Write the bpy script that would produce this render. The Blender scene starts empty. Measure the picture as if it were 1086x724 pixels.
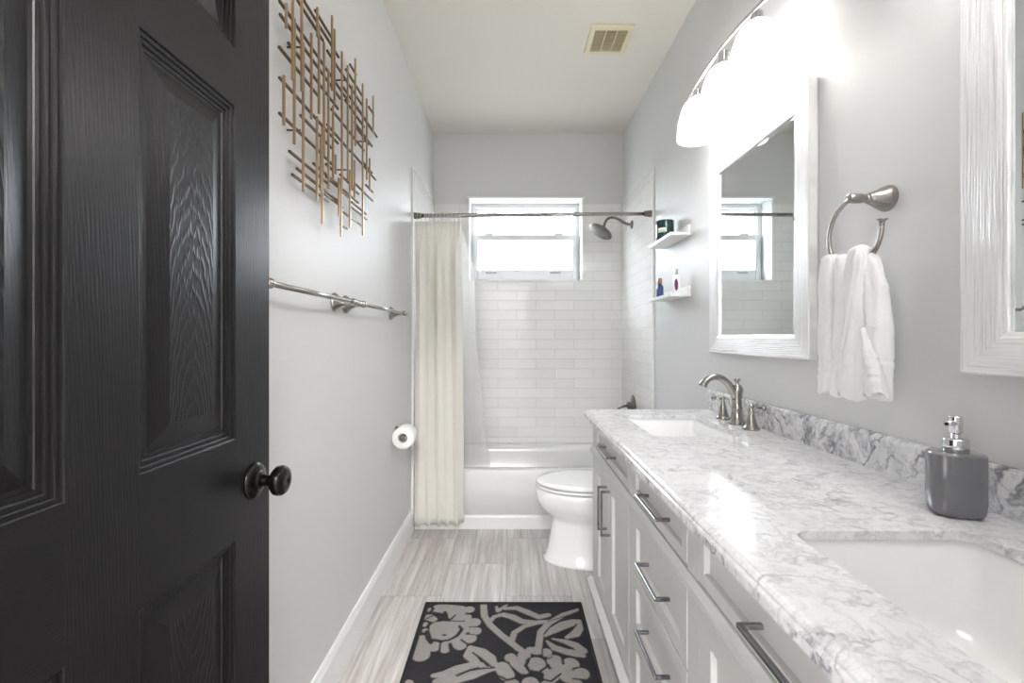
import bpy, bmesh, math, random
import numpy as np
from mathutils import Vector, Matrix, noise

SC = bpy.context.scene
COL = SC.collection
PI = math.pi
random.seed(7)

# ------------------------------------------------------------------ camera
cd = bpy.data.cameras.new('camera'); cam = bpy.data.objects.new('camera', cd); COL.objects.link(cam)
cam.location = (0, 0, 1.21); cam.rotation_euler = (PI/2, 0, 0)
cd.sensor_width = 36; cd.lens = 16.0
cd.shift_x = 1.5/1086; cd.shift_y = -4.5/1086
cd.clip_start = 0.02
SC.camera = cam
# ------------------------------------------------------------------ world, exposure
w = bpy.data.worlds.new('world'); SC.world = w; w.use_nodes = True
bg = w.node_tree.nodes['Background']
bg.inputs[1].default_value = 11.5
_nt = w.node_tree; _tc = _nt.nodes.new('ShaderNodeTexCoord'); _sp = _nt.nodes.new('ShaderNodeSeparateXYZ'); _rp = _nt.nodes.new('ShaderNodeValToRGB')
_nt.links.new(_tc.outputs['Generated'], _sp.inputs[0]); _nt.links.new(_sp.outputs['Z'], _rp.inputs[0]); _nt.links.new(_rp.outputs[0], bg.inputs[0])
_e = _rp.color_ramp.elements; _e[0].position = .0; _e[0].color = (.22, .23, .21, 1); _e[1].position = .03; _e[1].color = (.91, .96, 1, 1)   # ground below, overcast sky above
SC.view_settings.view_transform = 'Standard'; SC.view_settings.look = 'None'
SC.view_settings.gamma = 1; SC.view_settings.use_curve_mapping = False
SC.view_settings.exposure = 1.08
SC.cycles.max_bounces = 10; SC.cycles.diffuse_bounces = 6; SC.cycles.glossy_bounces = 5
SC.cycles.sample_clamp_indirect = 6.0
SHADE_EMIT = 3.5          # opal glass shades of the vanity lights
HALL_FILL_W = 125.0             # unseen fill light added in the hall behind the doorway

def area(name, loc, rot, sx, sy, energy, col, portal=False):
    ld = bpy.data.lights.new(name, 'AREA'); ld.shape = 'RECTANGLE'; ld.size = sx; ld.size_y = sy; ld.energy = energy; ld.color = col
    lo = bpy.data.objects.new(name, ld); COL.objects.link(lo); lo.location = loc; lo.rotation_euler = rot
    if portal: ld.cycles.is_portal = True
area('hall_fill_light', (.2, -2.3, 2.825), (0, 0, 0), 1.3, 1.0, HALL_FILL_W, (1, .975, .96))  # added fill, out of view, brightens the lower room through the doorway
area('window_portal', (.121, 3.653+.195, 1.99), (-PI/2, 0, 0), .9, .65, 1, (1, 1, 1), True)
area('hall_fill_portal', (-1.05, -3.05, 1.575), (PI/2, 0, 0), .6, 1.55, 1, (1, 1, 1), True)  # portal for the opening added in the hall wall as fill
# ------------------------------------------------------------------ room dimensions
XL, XR, YB, ZC = -0.62, 0.90, 3.653, 2.845
YT = 2.885                # tub front
YF = 0.17                 # room side of the front (doorway) wall

# ------------------------------------------------------------------ materials
def new_mat(name):
    m = bpy.data.materials.new(name); m.use_nodes = True
    nt = m.node_tree; b = nt.nodes['Principled BSDF']
    return m, nt, b
def srgb(r, g, b):
    f = lambda c: (c/255/12.92) if c/255 <= 0.04045 else ((c/255+0.055)/1.055)**2.4
    return (f(r), f(g), f(b), 1)
def N(nt, t, **kw):
    n = nt.nodes.new(t)
    for k, v in kw.items(): setattr(n, k, v)
    return n
def L(nt, a, b): nt.links.new(a, b)
def mapped(nt, scale=(1,1,1), rot=(0,0,0), loc=(0,0,0)):
    tc = N(nt, 'ShaderNodeTexCoord'); mp = N(nt, 'ShaderNodeMapping')
    mp.inputs['Scale'].default_value = scale; mp.inputs['Rotation'].default_value = rot; mp.inputs['Location'].default_value = loc
    L(nt, tc.outputs['Object'], mp.inputs['Vector']); return mp.outputs['Vector']
def ramp(nt, fac, stops):
    r = N(nt, 'ShaderNodeValToRGB'); e = r.color_ramp.elements
    e[0].position, e[0].color = stops[0][0], stops[0][1]
    e[1].position, e[1].color = stops[-1][0], stops[-1][1]
    for p, c in stops[1:-1]:
        x = e.new(p); x.color = c
    L(nt, fac, r.inputs[0]); return r.outputs[0]
def noise_tex(nt, vec, scale, detail=4, rough=.55, dist=0):
    n = N(nt, 'ShaderNodeTexNoise'); n.inputs['Scale'].default_value = scale
    n.inputs['Detail'].default_value = detail; n.inputs['Roughness'].default_value = rough
    n.inputs['Distortion'].default_value = dist
    L(nt, vec, n.inputs['Vector']); return n
def bump(nt, b, h, strength=.3, dist=.002):
    bp = N(nt, 'ShaderNodeBump'); bp.inputs['Strength'].default_value = strength; bp.inputs['Distance'].default_value = dist
    L(nt, h, bp.inputs['Height']); L(nt, bp.outputs[0], b.inputs['Normal']); return bp
def math_n(nt, op, a, b=None, c=None):
    m = N(nt, 'ShaderNodeMath', operation=op)
    for i, v in enumerate((a, b, c)):
        if v is None: continue
        if isinstance(v, (int, float)): m.inputs[i].default_value = v
        else: L(nt, v, m.inputs[i])
    return m.outputs[0]
def simple(name, col, rough=.5, metal=0, bscale=None, bstr=.1, bdist=.001, coat=0):
    m, nt, b = new_mat(name)
    b.inputs['Base Color'].default_value = col; b.inputs['Roughness'].default_value = rough
    b.inputs['Metallic'].default_value = metal
    if coat: b.inputs['Coat Weight'].default_value = coat; b.inputs['Coat Roughness'].default_value = .05
    v = mapped(nt)
    n = noise_tex(nt, v, bscale or 40, 3)
    if not metal and rough > .2: L(nt, math_n(nt, 'MULTIPLY_ADD', n.outputs[0], .08, rough-.04), b.inputs['Roughness'])
    if bscale: bump(nt, b, n.outputs[0], bstr, bdist)
    return m

M = {}
M['wall'] = simple('wall_paint', srgb(214, 214, 214), .5, bscale=160, bstr=.12, bdist=.0012)
M['ceiling'] = simple('ceiling_paint', srgb(222, 218, 210), .8, bscale=90, bstr=.15, bdist=.001)
M['trim'] = simple('white_trim_paint', srgb(236, 236, 237), .3)
M['cabinet'] = simple('light_grey_cabinet_paint', srgb(197, 196, 194), .38)
M['cabinet_dark'] = simple('cabinet_recess', srgb(120, 115, 110), .6)
M['porcelain'] = simple('white_porcelain', srgb(249, 249, 249), .08, coat=.4)
M['tub'] = simple('white_acrylic', srgb(224, 224, 224), .18)
M['nickel'] = simple('brushed_nickel', srgb(168, 164, 159), .25, 1)
M['darknickel'] = simple('satin_nickel_darker', srgb(128, 122, 116), .3, 1)
M['chrome'] = simple('chrome', srgb(225, 225, 228), .07, 1)
M['pull'] = simple('dark_chrome_pull', srgb(150, 150, 154), .2, 1)
M['bronze'] = simple('oil_rubbed_bronze', srgb(34, 31, 30), .26, .8)
M['brass'] = simple('champagne_brass', srgb(176, 150, 120), .36, .75)
M['darkbrass'] = simple('aged_dark_brass', srgb(112, 94, 76), .42, .75)
M['shelf'] = simple('white_shelf_paint', srgb(240, 240, 240), .4)
M['paper'] = simple('toilet_paper', srgb(244, 243, 241), .9, bscale=220, bstr=.3, bdist=.0008)
M['vent'] = simple('yellowed_vent_plastic', srgb(222, 212, 184), .5)
M['ventdark'] = simple('vent_cavity', srgb(176, 160, 124), .8)
M['greenglass'] = simple('dark_green_glass', srgb(14, 62, 58), .06, coat=.5)
M['label'] = simple('white_label', srgb(235, 235, 232), .5)
M['bluebottle'] = simple('blue_bottle', srgb(40, 62, 118), .15, coat=.5)
M['gold'] = simple('rose_gold_cap', srgb(160, 120, 96), .25, .9)
M['whiteplastic'] = simple('white_plastic', srgb(240, 238, 240), .25)
M['purple'] = simple('plum_print', srgb(110, 36, 88), .3)
M['winframe'] = simple('white_vinyl', srgb(226, 227, 228), .3)
M['latch'] = simple('grey_latch', srgb(175, 176, 178), .4)
M['nozzle_void'] = simple('black_void', srgb(18, 18, 18), .7)
M['soap'] = simple('grey_glazed_ceramic', srgb(112, 112, 116), .16, bscale=18, bstr=.05, bdist=.001, coat=.6)
M['sprayface'] = simple('grey_spray_face', srgb(84, 80, 76), .4, 0)
M['mirrorback'] = simple('mirror_backing', srgb(90, 85, 80), .6)

# opal shade
m, nt, b = new_mat('opal_lamp_glass')
b.inputs['Base Color'].default_value = (.9, .9, .88, 1); b.inputs['Roughness'].default_value = .2
b.inputs['Emission Color'].default_value = (1, .975, .95, 1); b.inputs['Emission Strength'].default_value = SHADE_EMIT
M['opal'] = m
# mirror glass
m, nt, b = new_mat('mirror_glass')
b.inputs['Base Color'].default_value = (.80, .83, .83, 1); b.inputs['Metallic'].default_value = 1; b.inputs['Roughness'].default_value = .0
M['mirror'] = m
# window glass (clear, bright overcast beyond)
m, nt, b = new_mat('window_glass')
tr = N(nt, 'ShaderNodeBsdfTransparent'); tr.inputs[0].default_value = (.95, .97, .98, 1)
gl = N(nt, 'ShaderNodeBsdfGlossy'); gl.inputs['Roughness'].default_value = .02
mx = N(nt, 'ShaderNodeMixShader'); mx.inputs[0].default_value = .06
L(nt, tr.outputs[0], mx.inputs[1]); L(nt, gl.outputs[0], mx.inputs[2])
L(nt, mx.outputs[0], nt.nodes['Material Output'].inputs['Surface'])
M['glass'] = m
# curtain fabric
def fabric(name, col, trans, alpha=0.0, bsc=600):
    m, nt, b = new_mat(name)
    d = N(nt, 'ShaderNodeBsdfDiffuse'); d.inputs[0].default_value = col
    t = N(nt, 'ShaderNodeBsdfTranslucent'); t.inputs[0].default_value = col
    v = mapped(nt, (1, 1, 1)); n = noise_tex(nt, v, bsc, 2)
    bp = N(nt, 'ShaderNodeBump'); bp.inputs['Strength'].default_value = .15; bp.inputs['Distance'].default_value = .0005
    L(nt, n.outputs[0], bp.inputs['Height']); L(nt, bp.outputs[0], d.inputs['Normal'])
    x = N(nt, 'ShaderNodeMixShader'); x.inputs[0].default_value = trans
    L(nt, d.outputs[0], x.inputs[1]); L(nt, t.outputs[0], x.inputs[2])
    out = x.outputs[0]
    if alpha:
        tp = N(nt, 'ShaderNodeBsdfTransparent'); g = N(nt, 'ShaderNodeBsdfGlossy'); g.inputs['Roughness'].default_value = .15
        y = N(nt, 'ShaderNodeMixShader'); y.inputs[0].default_value = alpha
        L(nt, out, y.inputs[1]); L(nt, tp.outputs[0], y.inputs[2])
        z = N(nt, 'ShaderNodeMixShader'); z.inputs[0].default_value = .08
        L(nt, y.outputs[0], z.inputs[1]); L(nt, g.outputs[0], z.inputs[2]); out = z.outputs[0]
    L(nt, out, nt.nodes['Material Output'].inputs['Surface']); return m
M['curtain'] = fabric('ivory_curtain_cloth', srgb(241, 240, 234), .18)
M['liner'] = fabric('clear_frosted_liner', srgb(244, 244, 243), .4, .80)
M['towel'] = fabric('white_terry', srgb(246, 246, 247), .1, 0, 500)
# black painted door with embossed grain
m, nt, b = new_mat('black_painted_door')
b.inputs['Base Color'].default_value = srgb(19, 18, 20); b.inputs['Specular IOR Level'].default_value = .36
v = mapped(nt, (1, 190, 5)); n1 = noise_tex(nt, v, 1.6, 3, .6, .15)
v2 = mapped(nt, (1, 7, 1.0)); wv = N(nt, 'ShaderNodeTexWave', wave_type='RINGS', rings_direction='X')
wv.inputs['Scale'].default_value = 9; wv.inputs['Distortion'].default_value = 4.0; wv.inputs['Detail'].default_value = 2; wv.inputs['Detail Scale'].default_value = 1.2
L(nt, v2, wv.inputs['Vector'])
h = math_n(nt, 'MULTIPLY_ADD', wv.outputs['Fac'], .22, n1.outputs[0])
bump(nt, b, h, .5, .0008)
r = math_n(nt, 'MULTIPLY_ADD', n1.outputs[0], .14, .27); L(nt, r, b.inputs['Roughness'])
M['door'] = m
m2 = m.copy(); m2.name = 'black_painted_door_rail'
for nd in m2.node_tree.nodes:
    if nd.type == 'MAPPING':
        s = nd.inputs['Scale'].default_value; nd.inputs['Scale'].default_value = (1, s[2], s[1])
M['door_rail'] = m2
def cathedral(name, yc):
    m, nt, b = new_mat(name)
    b.inputs['Base Color'].default_value = srgb(19, 18, 20); b.inputs['Specular IOR Level'].default_value = .36
    mp_ = mapped(nt, (1, 5.5, 1.0), loc=(0, -5.5*(yc-.185), -.95)); wv = N(nt, 'ShaderNodeTexWave', wave_type='RINGS', rings_direction='X')
    wv.inputs['Scale'].default_value = 9; wv.inputs['Distortion'].default_value = 5; wv.inputs['Detail'].default_value = 3; wv.inputs['Detail Scale'].default_value = 2.2
    L(nt, mp_, wv.inputs['Vector'])
    sh_ = math_n(nt, 'POWER', wv.outputs['Fac'], 3.0); n1 = noise_tex(nt, mapped(nt, (1, 190, 5)), 1.6, 3, .6, .15)
    bump(nt, b, math_n(nt, 'MULTIPLY_ADD', sh_, .9, math_n(nt, 'MULTIPLY', n1.outputs[0], .5)), .42, .0010)
    L(nt, math_n(nt, 'MULTIPLY_ADD', n1.outputs[0], .14, .27), b.inputs['Roughness']); return m
M['door_panel_a'] = cathedral('black_door_panel_grain_hinge_side', .418); M['door_panel_b'] = cathedral('black_door_panel_grain_knob_side', .749)

# marble
def marble(name, dark, size):
    m, nt, b = new_mat(name)
    v = mapped(nt, (1, 1.25, 1), (0.2, 0.1, .7))
    d = noise_tex(nt, v, 4*size, 5, .6)
    sub = N(nt, 'ShaderNodeVectorMath', operation='SUBTRACT'); sub.inputs[1].default_value = (.5, .5, .5)
    L(nt, d.outputs['Color'], sub.inputs[0])
    sc = N(nt, 'ShaderNodeVectorMath', operation='SCALE'); sc.inputs['Scale'].default_value = .16/size
    L(nt, sub.outputs[0], sc.inputs[0])
    ad = N(nt, 'ShaderNodeVectorMath', operation='ADD'); L(nt, v, ad.inputs[0]); L(nt, sc.outputs[0], ad.inputs[1])
    def ridge(scale, width, det=3):
        n = noise_tex(nt, ad.outputs[0], scale*size, det, .55)
        x = math_n(nt, 'ABSOLUTE', math_n(nt, 'SUBTRACT', n.outputs[0], .5))
        y = math_n(nt, 'SUBTRACT', 1, math_n(nt, 'DIVIDE', x, width)); y = math_n(nt, 'MAXIMUM', y, 0)
        return math_n(nt, 'POWER', y, 1.4)
    mask = ramp(nt, noise_tex(nt, ad.outputs[0], 7*size, 4, .6).outputs[0], [(.38, (.1,.1,.1,1)), (.62, (1,1,1,1))])
    cl = ramp(nt, noise_tex(nt, ad.outputs[0], 12*size, 7, .72).outputs[0], [(.42, (0,0,0,1)), (.72, (1,1,1,1))])
    s = math_n(nt, 'MULTIPLY', ridge(9, .05), mask)
    s = math_n(nt, 'MULTIPLY_ADD', ridge(20, .05), .42, s)
    s = math_n(nt, 'MULTIPLY_ADD', ridge(4.5, .025, 5), .55, s)
    s = math_n(nt, 'MULTIPLY_ADD', cl, .42, s)
    s = math_n(nt, 'MULTIPLY', s, dark)
    col = ramp(nt, s, [(0, srgb(230, 230, 232)), (.5, srgb(192, 191, 196)), (1, srgb(134, 134, 139))])
    L(nt, col, b.inputs['Base Color']); b.inputs['Roughness'].default_value = .07
    return m
M['marble'] = marble('carrara_marble', .46, 1.5)
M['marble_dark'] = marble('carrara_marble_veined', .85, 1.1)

# floor porcelain
m, nt, b = new_mat('grained_porcelain_tile')
tc = N(nt, 'ShaderNodeTexCoord'); sp = N(nt, 'ShaderNodeSeparateXYZ'); L(nt, tc.outputs['Object'], sp.inputs[0])
U = math_n(nt, 'ADD', sp.outputs['Y'], 4*.61 - 2.128 + .305)
V = math_n(nt, 'ADD', sp.outputs['X'], .63 + 4*.305)
cb = N(nt, 'ShaderNodeCombineXYZ'); L(nt, U, cb.inputs[0]); L(nt, V, cb.inputs[1])
br = N(nt, 'ShaderNodeTexBrick'); br.offset = .5; br.offset_frequency = 2; br.squash = 1
br.inputs['Scale'].default_value = 1; br.inputs['Brick Width'].default_value = .61; br.inputs['Row Height'].default_value = .305
br.inputs['Mortar Size'].default_value = .0016; br.inputs['Mortar Smooth'].default_value = .1
br.inputs['Color1'].default_value = (0, 0, 0, 1); br.inputs['Color2'].default_value = (1, 1, 1, 1); br.inputs['Mortar'].default_value = (.5, .5, .5, 1)
L(nt, cb.outputs[0], br.inputs['Vector'])
rnd = N(nt, 'ShaderNodeSeparateColor'); L(nt, br.outputs['Color'], rnd.inputs[0])
gx = math_n(nt, 'MULTIPLY', sp.outputs['X'], 30.0); gy = math_n(nt, 'MULTIPLY', sp.outputs['Y'], 1.3)
gz = math_n(nt, 'MULTIPLY', rnd.outputs[0], 37.0)
c2 = N(nt, 'ShaderNodeCombineXYZ'); L(nt, gx, c2.inputs[0]); L(nt, gy, c2.inputs[1]); L(nt, gz, c2.inputs[2])
g1 = noise_tex(nt, c2.outputs[0], 1.0, 6, .62, .6)
g2 = noise_tex(nt, c2.outputs[0], 3.2, 4, .6, .3)
g = math_n(nt, 'MULTIPLY_ADD', g2.outputs[0], .45, math_n(nt, 'MULTIPLY', g1.outputs[0], .75))
g = math_n(nt, 'MULTIPLY_ADD', rnd.outputs[0], .05, g)
col = ramp(nt, g, [(.38, srgb(146, 141, 138)), (.56, srgb(178, 173, 170)), (.66, srgb(196, 192, 189)), (.82, srgb(218, 215, 213))])
mixc = N(nt, 'ShaderNodeMix', data_type='RGBA'); L(nt, br.outputs['Fac'], mixc.inputs['Factor'])
L(nt, col, mixc.inputs['A']); mixc.inputs['B'].default_value = srgb(150, 145, 140)
L(nt, mixc.outputs['Result'], b.inputs['Base Color']); b.inputs['Roughness'].default_value = .3
hh = math_n(nt, 'SUBTRACT', 1, br.outputs['Fac']); bump(nt, b, hh, .5, .0015)
M['floor'] = m

# glazed subway tile; axis = which object axis runs along the courses
def subway(name, axis):
    m, nt, b = new_mat(name)
    tc = N(nt, 'ShaderNodeTexCoord'); sp = N(nt, 'ShaderNodeSeparateXYZ'); L(nt, tc.outputs['Object'], sp.inputs[0])
    U = math_n(nt, 'ADD', sp.outputs[axis], 3.0); V = math_n(nt, 'ADD', sp.outputs['Z'], .078*10 - .335)
    cb = N(nt, 'ShaderNodeCombineXYZ'); L(nt, U, cb.inputs[0]); L(nt, V, cb.inputs[1])
    br = N(nt, 'ShaderNodeTexBrick'); br.offset = .5; br.offset_frequency = 2
    br.inputs['Scale'].default_value = 1; br.inputs['Brick Width'].default_value = .305; br.inputs['Row Height'].default_value = .078
    br.inputs['Mortar Size'].default_value = .0016; br.inputs['Mortar Smooth'].default_value = .15; br.inputs['Bias'].default_value = 0
    br.inputs['Color1'].default_value = (0, 0, 0, 1); br.inputs['Color2'].default_value = (1, 1, 1, 1); br.inputs['Mortar'].default_value = (.5, .5, .5, 1)
    L(nt, cb.outputs[0], br.inputs['Vector'])
    rc = N(nt, 'ShaderNodeSeparateColor'); L(nt, br.outputs['Color'], rc.inputs[0])
    base = ramp(nt, rc.outputs[0], [(0, srgb(232, 231, 229)), (1, srgb(238, 237, 236))])
    mixc = N(nt, 'ShaderNodeMix', data_type='RGBA'); L(nt, br.outputs['Fac'], mixc.inputs['Factor'])
    L(nt, base, mixc.inputs['A']); mixc.inputs['B'].default_value = srgb(214, 213, 211)
    L(nt, mixc.outputs['Result'], b.inputs['Base Color']); b.inputs['Roughness'].default_value = .09
    # hand-made waviness per tile
    off = math_n(nt, 'MULTIPLY', rc.outputs[0], 23.0)
    c3 = N(nt, 'ShaderNodeCombineXYZ'); L(nt, U, c3.inputs[0]); L(nt, V, c3.inputs[1]); L(nt, off, c3.inputs[2])
    n = noise_tex(nt, c3.outputs[0], 11, 2, .5)
    n2 = math_n(nt, 'MULTIPLY', n.outputs[0], 1.6)
    h = math_n(nt, 'SUBTRACT', n2, br.outputs['Fac']); bump(nt, b, h, .7, .0022)
    return m
M['tile_x'] = subway('subway_tile_back', 'X'); M['tile_y'] = subway('subway_tile_side', 'Y')

# silvered ribbed mirror frame, ribs along z or along y
def ribbed(name, along):
    m, nt, b = new_mat(name)
    s = (1, 330, 5) if along == 'z' else (1, 5, 330)
    v = mapped(nt, s); n = noise_tex(nt, v, 1.0, 2, .6, .0)
    col = ramp(nt, n.outputs[0], [(.32, srgb(205, 204, 205)), (.5, srgb(238, 238, 239))])
    L(nt, col, b.inputs['Base Color']); b.inputs['Roughness'].default_value = .28; b.inputs['Metallic'].default_value = .15
    b.inputs['Coat Weight'].default_value = .4
    bump(nt, b, n.outputs[0], .8, .0025); return m
M['rib_z'] = ribbed('silver_white_rib_vertical', 'z'); M['rib_y'] = ribbed('silver_white_rib_horizontal', 'y')

# rug pile driven by the woven pattern stored on the mesh
m, nt, b = new_mat('charcoal_floral_pile')
at = N(nt, 'ShaderNodeAttribute'); at.attribute_name = 'pattern'
v = mapped(nt); n = noise_tex(nt, v, 330, 3, .7)
nn = math_n(nt, 'MULTIPLY_ADD', n.outputs[0], 1.5, .25)
dk = N(nt, 'ShaderNodeMix', data_type='RGBA'); L(nt, at.outputs['Fac'], dk.inputs['Factor'])
dk.inputs['A'].default_value = srgb(52, 51, 54); dk.inputs['B'].default_value = srgb(146, 142, 139)
mu = N(nt, 'ShaderNodeVectorMath', operation='SCALE'); L(nt, dk.outputs['Result'], mu.inputs[0]); L(nt, nn, mu.inputs['Scale'])
L(nt, mu.outputs[0], b.inputs['Base Color']); b.inputs['Roughness'].default_value = .95
b.inputs['Specular IOR Level'].default_value = .1
bump(nt, b, n.outputs[0], .8, .003)
M['rug'] = m
M['rugedge'] = simple('charcoal_binding', srgb(38, 38, 40), .9, bscale=500, bstr=.4, bdist=.001)

# ------------------------------------------------------------------ mesh helpers
def empty(name, loc):
    o = bpy.data.objects.new(name, None); COL.objects.link(o); o.location = loc; o.empty_display_size = .05; return o
def tag(o, label=None, cat=None, group=None, kind=None):
    if label: o['label'] = label
    if cat: o['category'] = cat
    if group: o['group'] = group
    if kind: o['kind'] = kind
    return o
def wloc(p):
    v = Vector((0, 0, 0))
    while p is not None: v = v + Vector(p.location); p = p.parent
    return v

class MB:
    """collects shapes given in world coordinates; build() links them as one mesh object"""
    def __init__(s): s.v = []; s.f = []; s.mi = []; s.sm = []
    def add(s, vs, fs, mi=0, smooth=False):
        o = len(s.v); s.v += [tuple(p) for p in vs]
        for f in fs: s.f.append([i+o for i in f]); s.mi.append(mi); s.sm.append(smooth)
    def box(s, x0, x1, y0, y1, z0, z1, mi=0):
        x0, x1 = sorted((x0, x1)); y0, y1 = sorted((y0, y1)); z0, z1 = sorted((z0, z1))
        v = [(x0,y0,z0),(x1,y0,z0),(x1,y1,z0),(x0,y1,z0),(x0,y0,z1),(x1,y0,z1),(x1,y1,z1),(x0,y1,z1)]
        s.add(v, [(0,3,2,1),(4,5,6,7),(0,1,5,4),(1,2,6,5),(2,3,7,6),(3,0,4,7)], mi); return s
    def loft(s, rings, mi=0, smooth=True, cap0=True, cap1=True, closed=True):
        n = len(rings[0]); vs = [p for r in rings for p in r]; fs = []
        for i in range(len(rings)-1):
            for j in range(n if closed else n-1):
                k = (j+1) % n; fs.append((i*n+j, i*n+k, (i+1)*n+k, (i+1)*n+j))
        o = len(s.v); s.add(vs, fs, mi, smooth)
        if cap0: s.f.append([o+j for j in reversed(range(n))]); s.mi.append(mi); s.sm.append(False)
        if cap1: s.f.append([o+(len(rings)-1)*n+j for j in range(n)]); s.mi.append(mi); s.sm.append(False)
        return s
    def lathe(s, base, axis, prof, n=28, mi=0, smooth=True):
        a = Vector(axis).normalized(); t = Vector((0,0,1)) if abs(a.z) < .9 else Vector((1,0,0))
        u = a.cross(t).normalized(); w_ = a.cross(u); b_ = Vector(base)
        rings = [[b_ + a*z + (u*math.cos(2*PI*j/n) + w_*math.sin(2*PI*j/n))*max(r, 1e-5) for j in range(n)] for r, z in prof]
        return s.loft(rings, mi, smooth)
    def tube(s, pts, r, n=12, mi=0, smooth=True):
        P = [Vector(p) for p in pts]; rr = r if hasattr(r, '__len__') else [r]*len(P)
        rings = []; prev = None
        for i, p in enumerate(P):
            d = (P[min(i+1, len(P)-1)] - P[max(i-1, 0)]).normalized()
            if prev is None:
                t = Vector((0,0,1)) if abs(d.z) < .9 else Vector((1,0,0)); u = d.cross(t).normalized()
            else:
                u = (prev - d*prev.dot(d)).normalized()
            prev = u; w_ = d.cross(u)
            rings.append([p + (u*math.cos(2*PI*j/n) + w_*math.sin(2*PI*j/n))*rr[i] for j in range(n)])
        return s.loft(rings, mi, smooth)
    def build(s, name, mats, parent=None, bevel=0, seg=2, subsurf=0, solid=0):
        off = wloc(parent) if parent is not None else Vector((0,0,0))
        me = bpy.data.meshes.new(name)
        me.from_pydata([tuple(Vector(p)-off) for p in s.v], [], s.f)
        mats = mats if isinstance(mats, (list, tuple)) else [mats]
        for m_ in mats: me.materials.append(m_)
        me.polygons.foreach_set('material_index', s.mi); me.polygons.foreach_set('use_smooth', s.sm)
        me.update()
        o = bpy.data.objects.new(name, me); COL.objects.link(o)
        if parent is not None: o.parent = parent
        if solid:
            md = o.modifiers.new('solid', 'SOLIDIFY'); md.thickness = solid; md.offset = 0
        if bevel:
            md = o.modifiers.new('bevel', 'BEVEL'); md.width = bevel; md.segments = seg; md.limit_method = 'ANGLE'; md.angle_limit = math.radians(40)
            md.harden_normals = False
        if subsurf:
            md = o.modifiers.new('sub', 'SUBSURF'); md.levels = subsurf; md.render_levels = subsurf
        return o
def solo(name, mb, mats, label, cat, group=None, **kw):
    """a thing that is one mesh; origin moved to its base"""
    zs = min(p[2] for p in mb.v); cx = sum(p[0] for p in mb.v)/len(mb.v); cy = sum(p[1] for p in mb.v)/len(mb.v)
    o = mb.build(name, mats, None, **kw); off = Vector((cx, cy, zs))
    o.data.transform(Matrix.Translation(-off)); o.location = off
    return tag(o, label, cat, group)
def struct(name, mb, mats, parent=None, **kw):
    o = mb.build(name, mats, parent, **kw)
    if parent is None: o['kind'] = 'structure'
    return o
def rrect(cx, cy, hx, hy, r, n=6):
    r = min(r, hx-1e-4, hy-1e-4); pts = []
    for (sx, sy, a0) in ((1,1,0), (-1,1,90), (-1,-1,180), (1,-1,270)):
        for i in range(n+1):
            a = math.radians(a0 + 90*i/n); pts.append((cx+sx*(hx-r)+r*math.cos(a), cy+sy*(hy-r)+r*math.sin(a)))
    return pts
def bez(p0, p1, p2, p3, n=16):
    out = []
    for i in range(n+1):
        t = i/n; out.append(tuple((1-t)**3*a + 3*(1-t)**2*t*b_ + 3*(1-t)*t*t*c + t**3*d for a, b_, c, d in zip(p0, p1, p2, p3)))
    return out

# ================================================================== STRUCTURE
struct('floor', MB().box(-1.5, 1.5, -3.1, YB+.2, -.06, 0), M['floor'])
struct('ceiling', MB().box(-1.5, 1.5, -3.1, YB+.2, ZC, ZC+.08), M['ceiling'])
struct('wall_left', MB().box(XL-.15, XL, YF-.12, YB+.2, 0, ZC), M['wall'])
struct('wall_right', MB().box(XR, XR+.15, YF-.12, YB+.2, 0, ZC), M['wall'])
WX0, WX1, WZ0, WZ1 = -.329, .5715, 1.668, 2.319
wb = MB(); wb.box(XL, WX0, YB, YB+.2, 0, ZC); wb.box(WX1, XR, YB, YB+.2, 0, ZC)
wb.box(WX0, WX1, YB, YB+.2, 0, WZ0); wb.box(WX0, WX1, YB, YB+.2, WZ1, ZC)
struct('wall_back', wb, M['wall'])
wf = MB(); wf.box(.262, XR, YF-.12, YF, 0, ZC); wf.box(XL, .262, YF-.12, YF, 2.06, ZC); wf.box(XL, -.575, YF-.12, YF, 0, 2.06)
struct('wall_front', wf, M['wall'])
# the hall behind the doorway
hb = MB(); HWX, HWY, HWZ0, HWZ1 = -1.35, -.75, .80, 2.35      # unseen opening added in the hall wall to let in soft fill
hb.box(-1.5, HWX, -3.1, -3.0, 0, ZC); hb.box(HWY, 1.5, -3.1, -3.0, 0, ZC); hb.box(HWX, HWY, -3.1, -3.0, 0, HWZ0); hb.box(HWX, HWY, -3.1, -3.0, HWZ1, ZC)
struct('wall_hall_back', hb, M['wall'])
struct('wall_hall_left', MB().box(-1.5, -1.4, -3.0, YF, 0, ZC), M['wall'])
struct('wall_hall_right', MB().box(1.4, 1.5, -3.0, YF, 0, ZC), M['wall'])
hf = MB(); hf.box(-1.4, XL-.15, YF-.12, YF, 0, ZC); hf.box(XR+.15, 1.4, YF-.12, YF, 0, ZC); struct('wall_hall_front', hf, M['wall'])
# door casing on the room side
# wall tile panels round the tub
TT = 2.274
struct('wall_shower_left', MB().box(XL, XL+.011, 2.85, YB, .33, TT), M['tile_y'])
struct('wall_shower_right', MB().box(XR-.011, XR, 2.85, YB, .33, TT), M['tile_y'])
tb = MB(); yb0 = YB-.011
tb.box(XL+.011, WX0, yb0, YB, .33, TT); tb.box(WX1, XR-.011, yb0, YB, .33, TT); tb.box(WX0, WX1, yb0, YB, .33, WZ0)
struct('wall_shower_back', tb, M['tile_x'])
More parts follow.
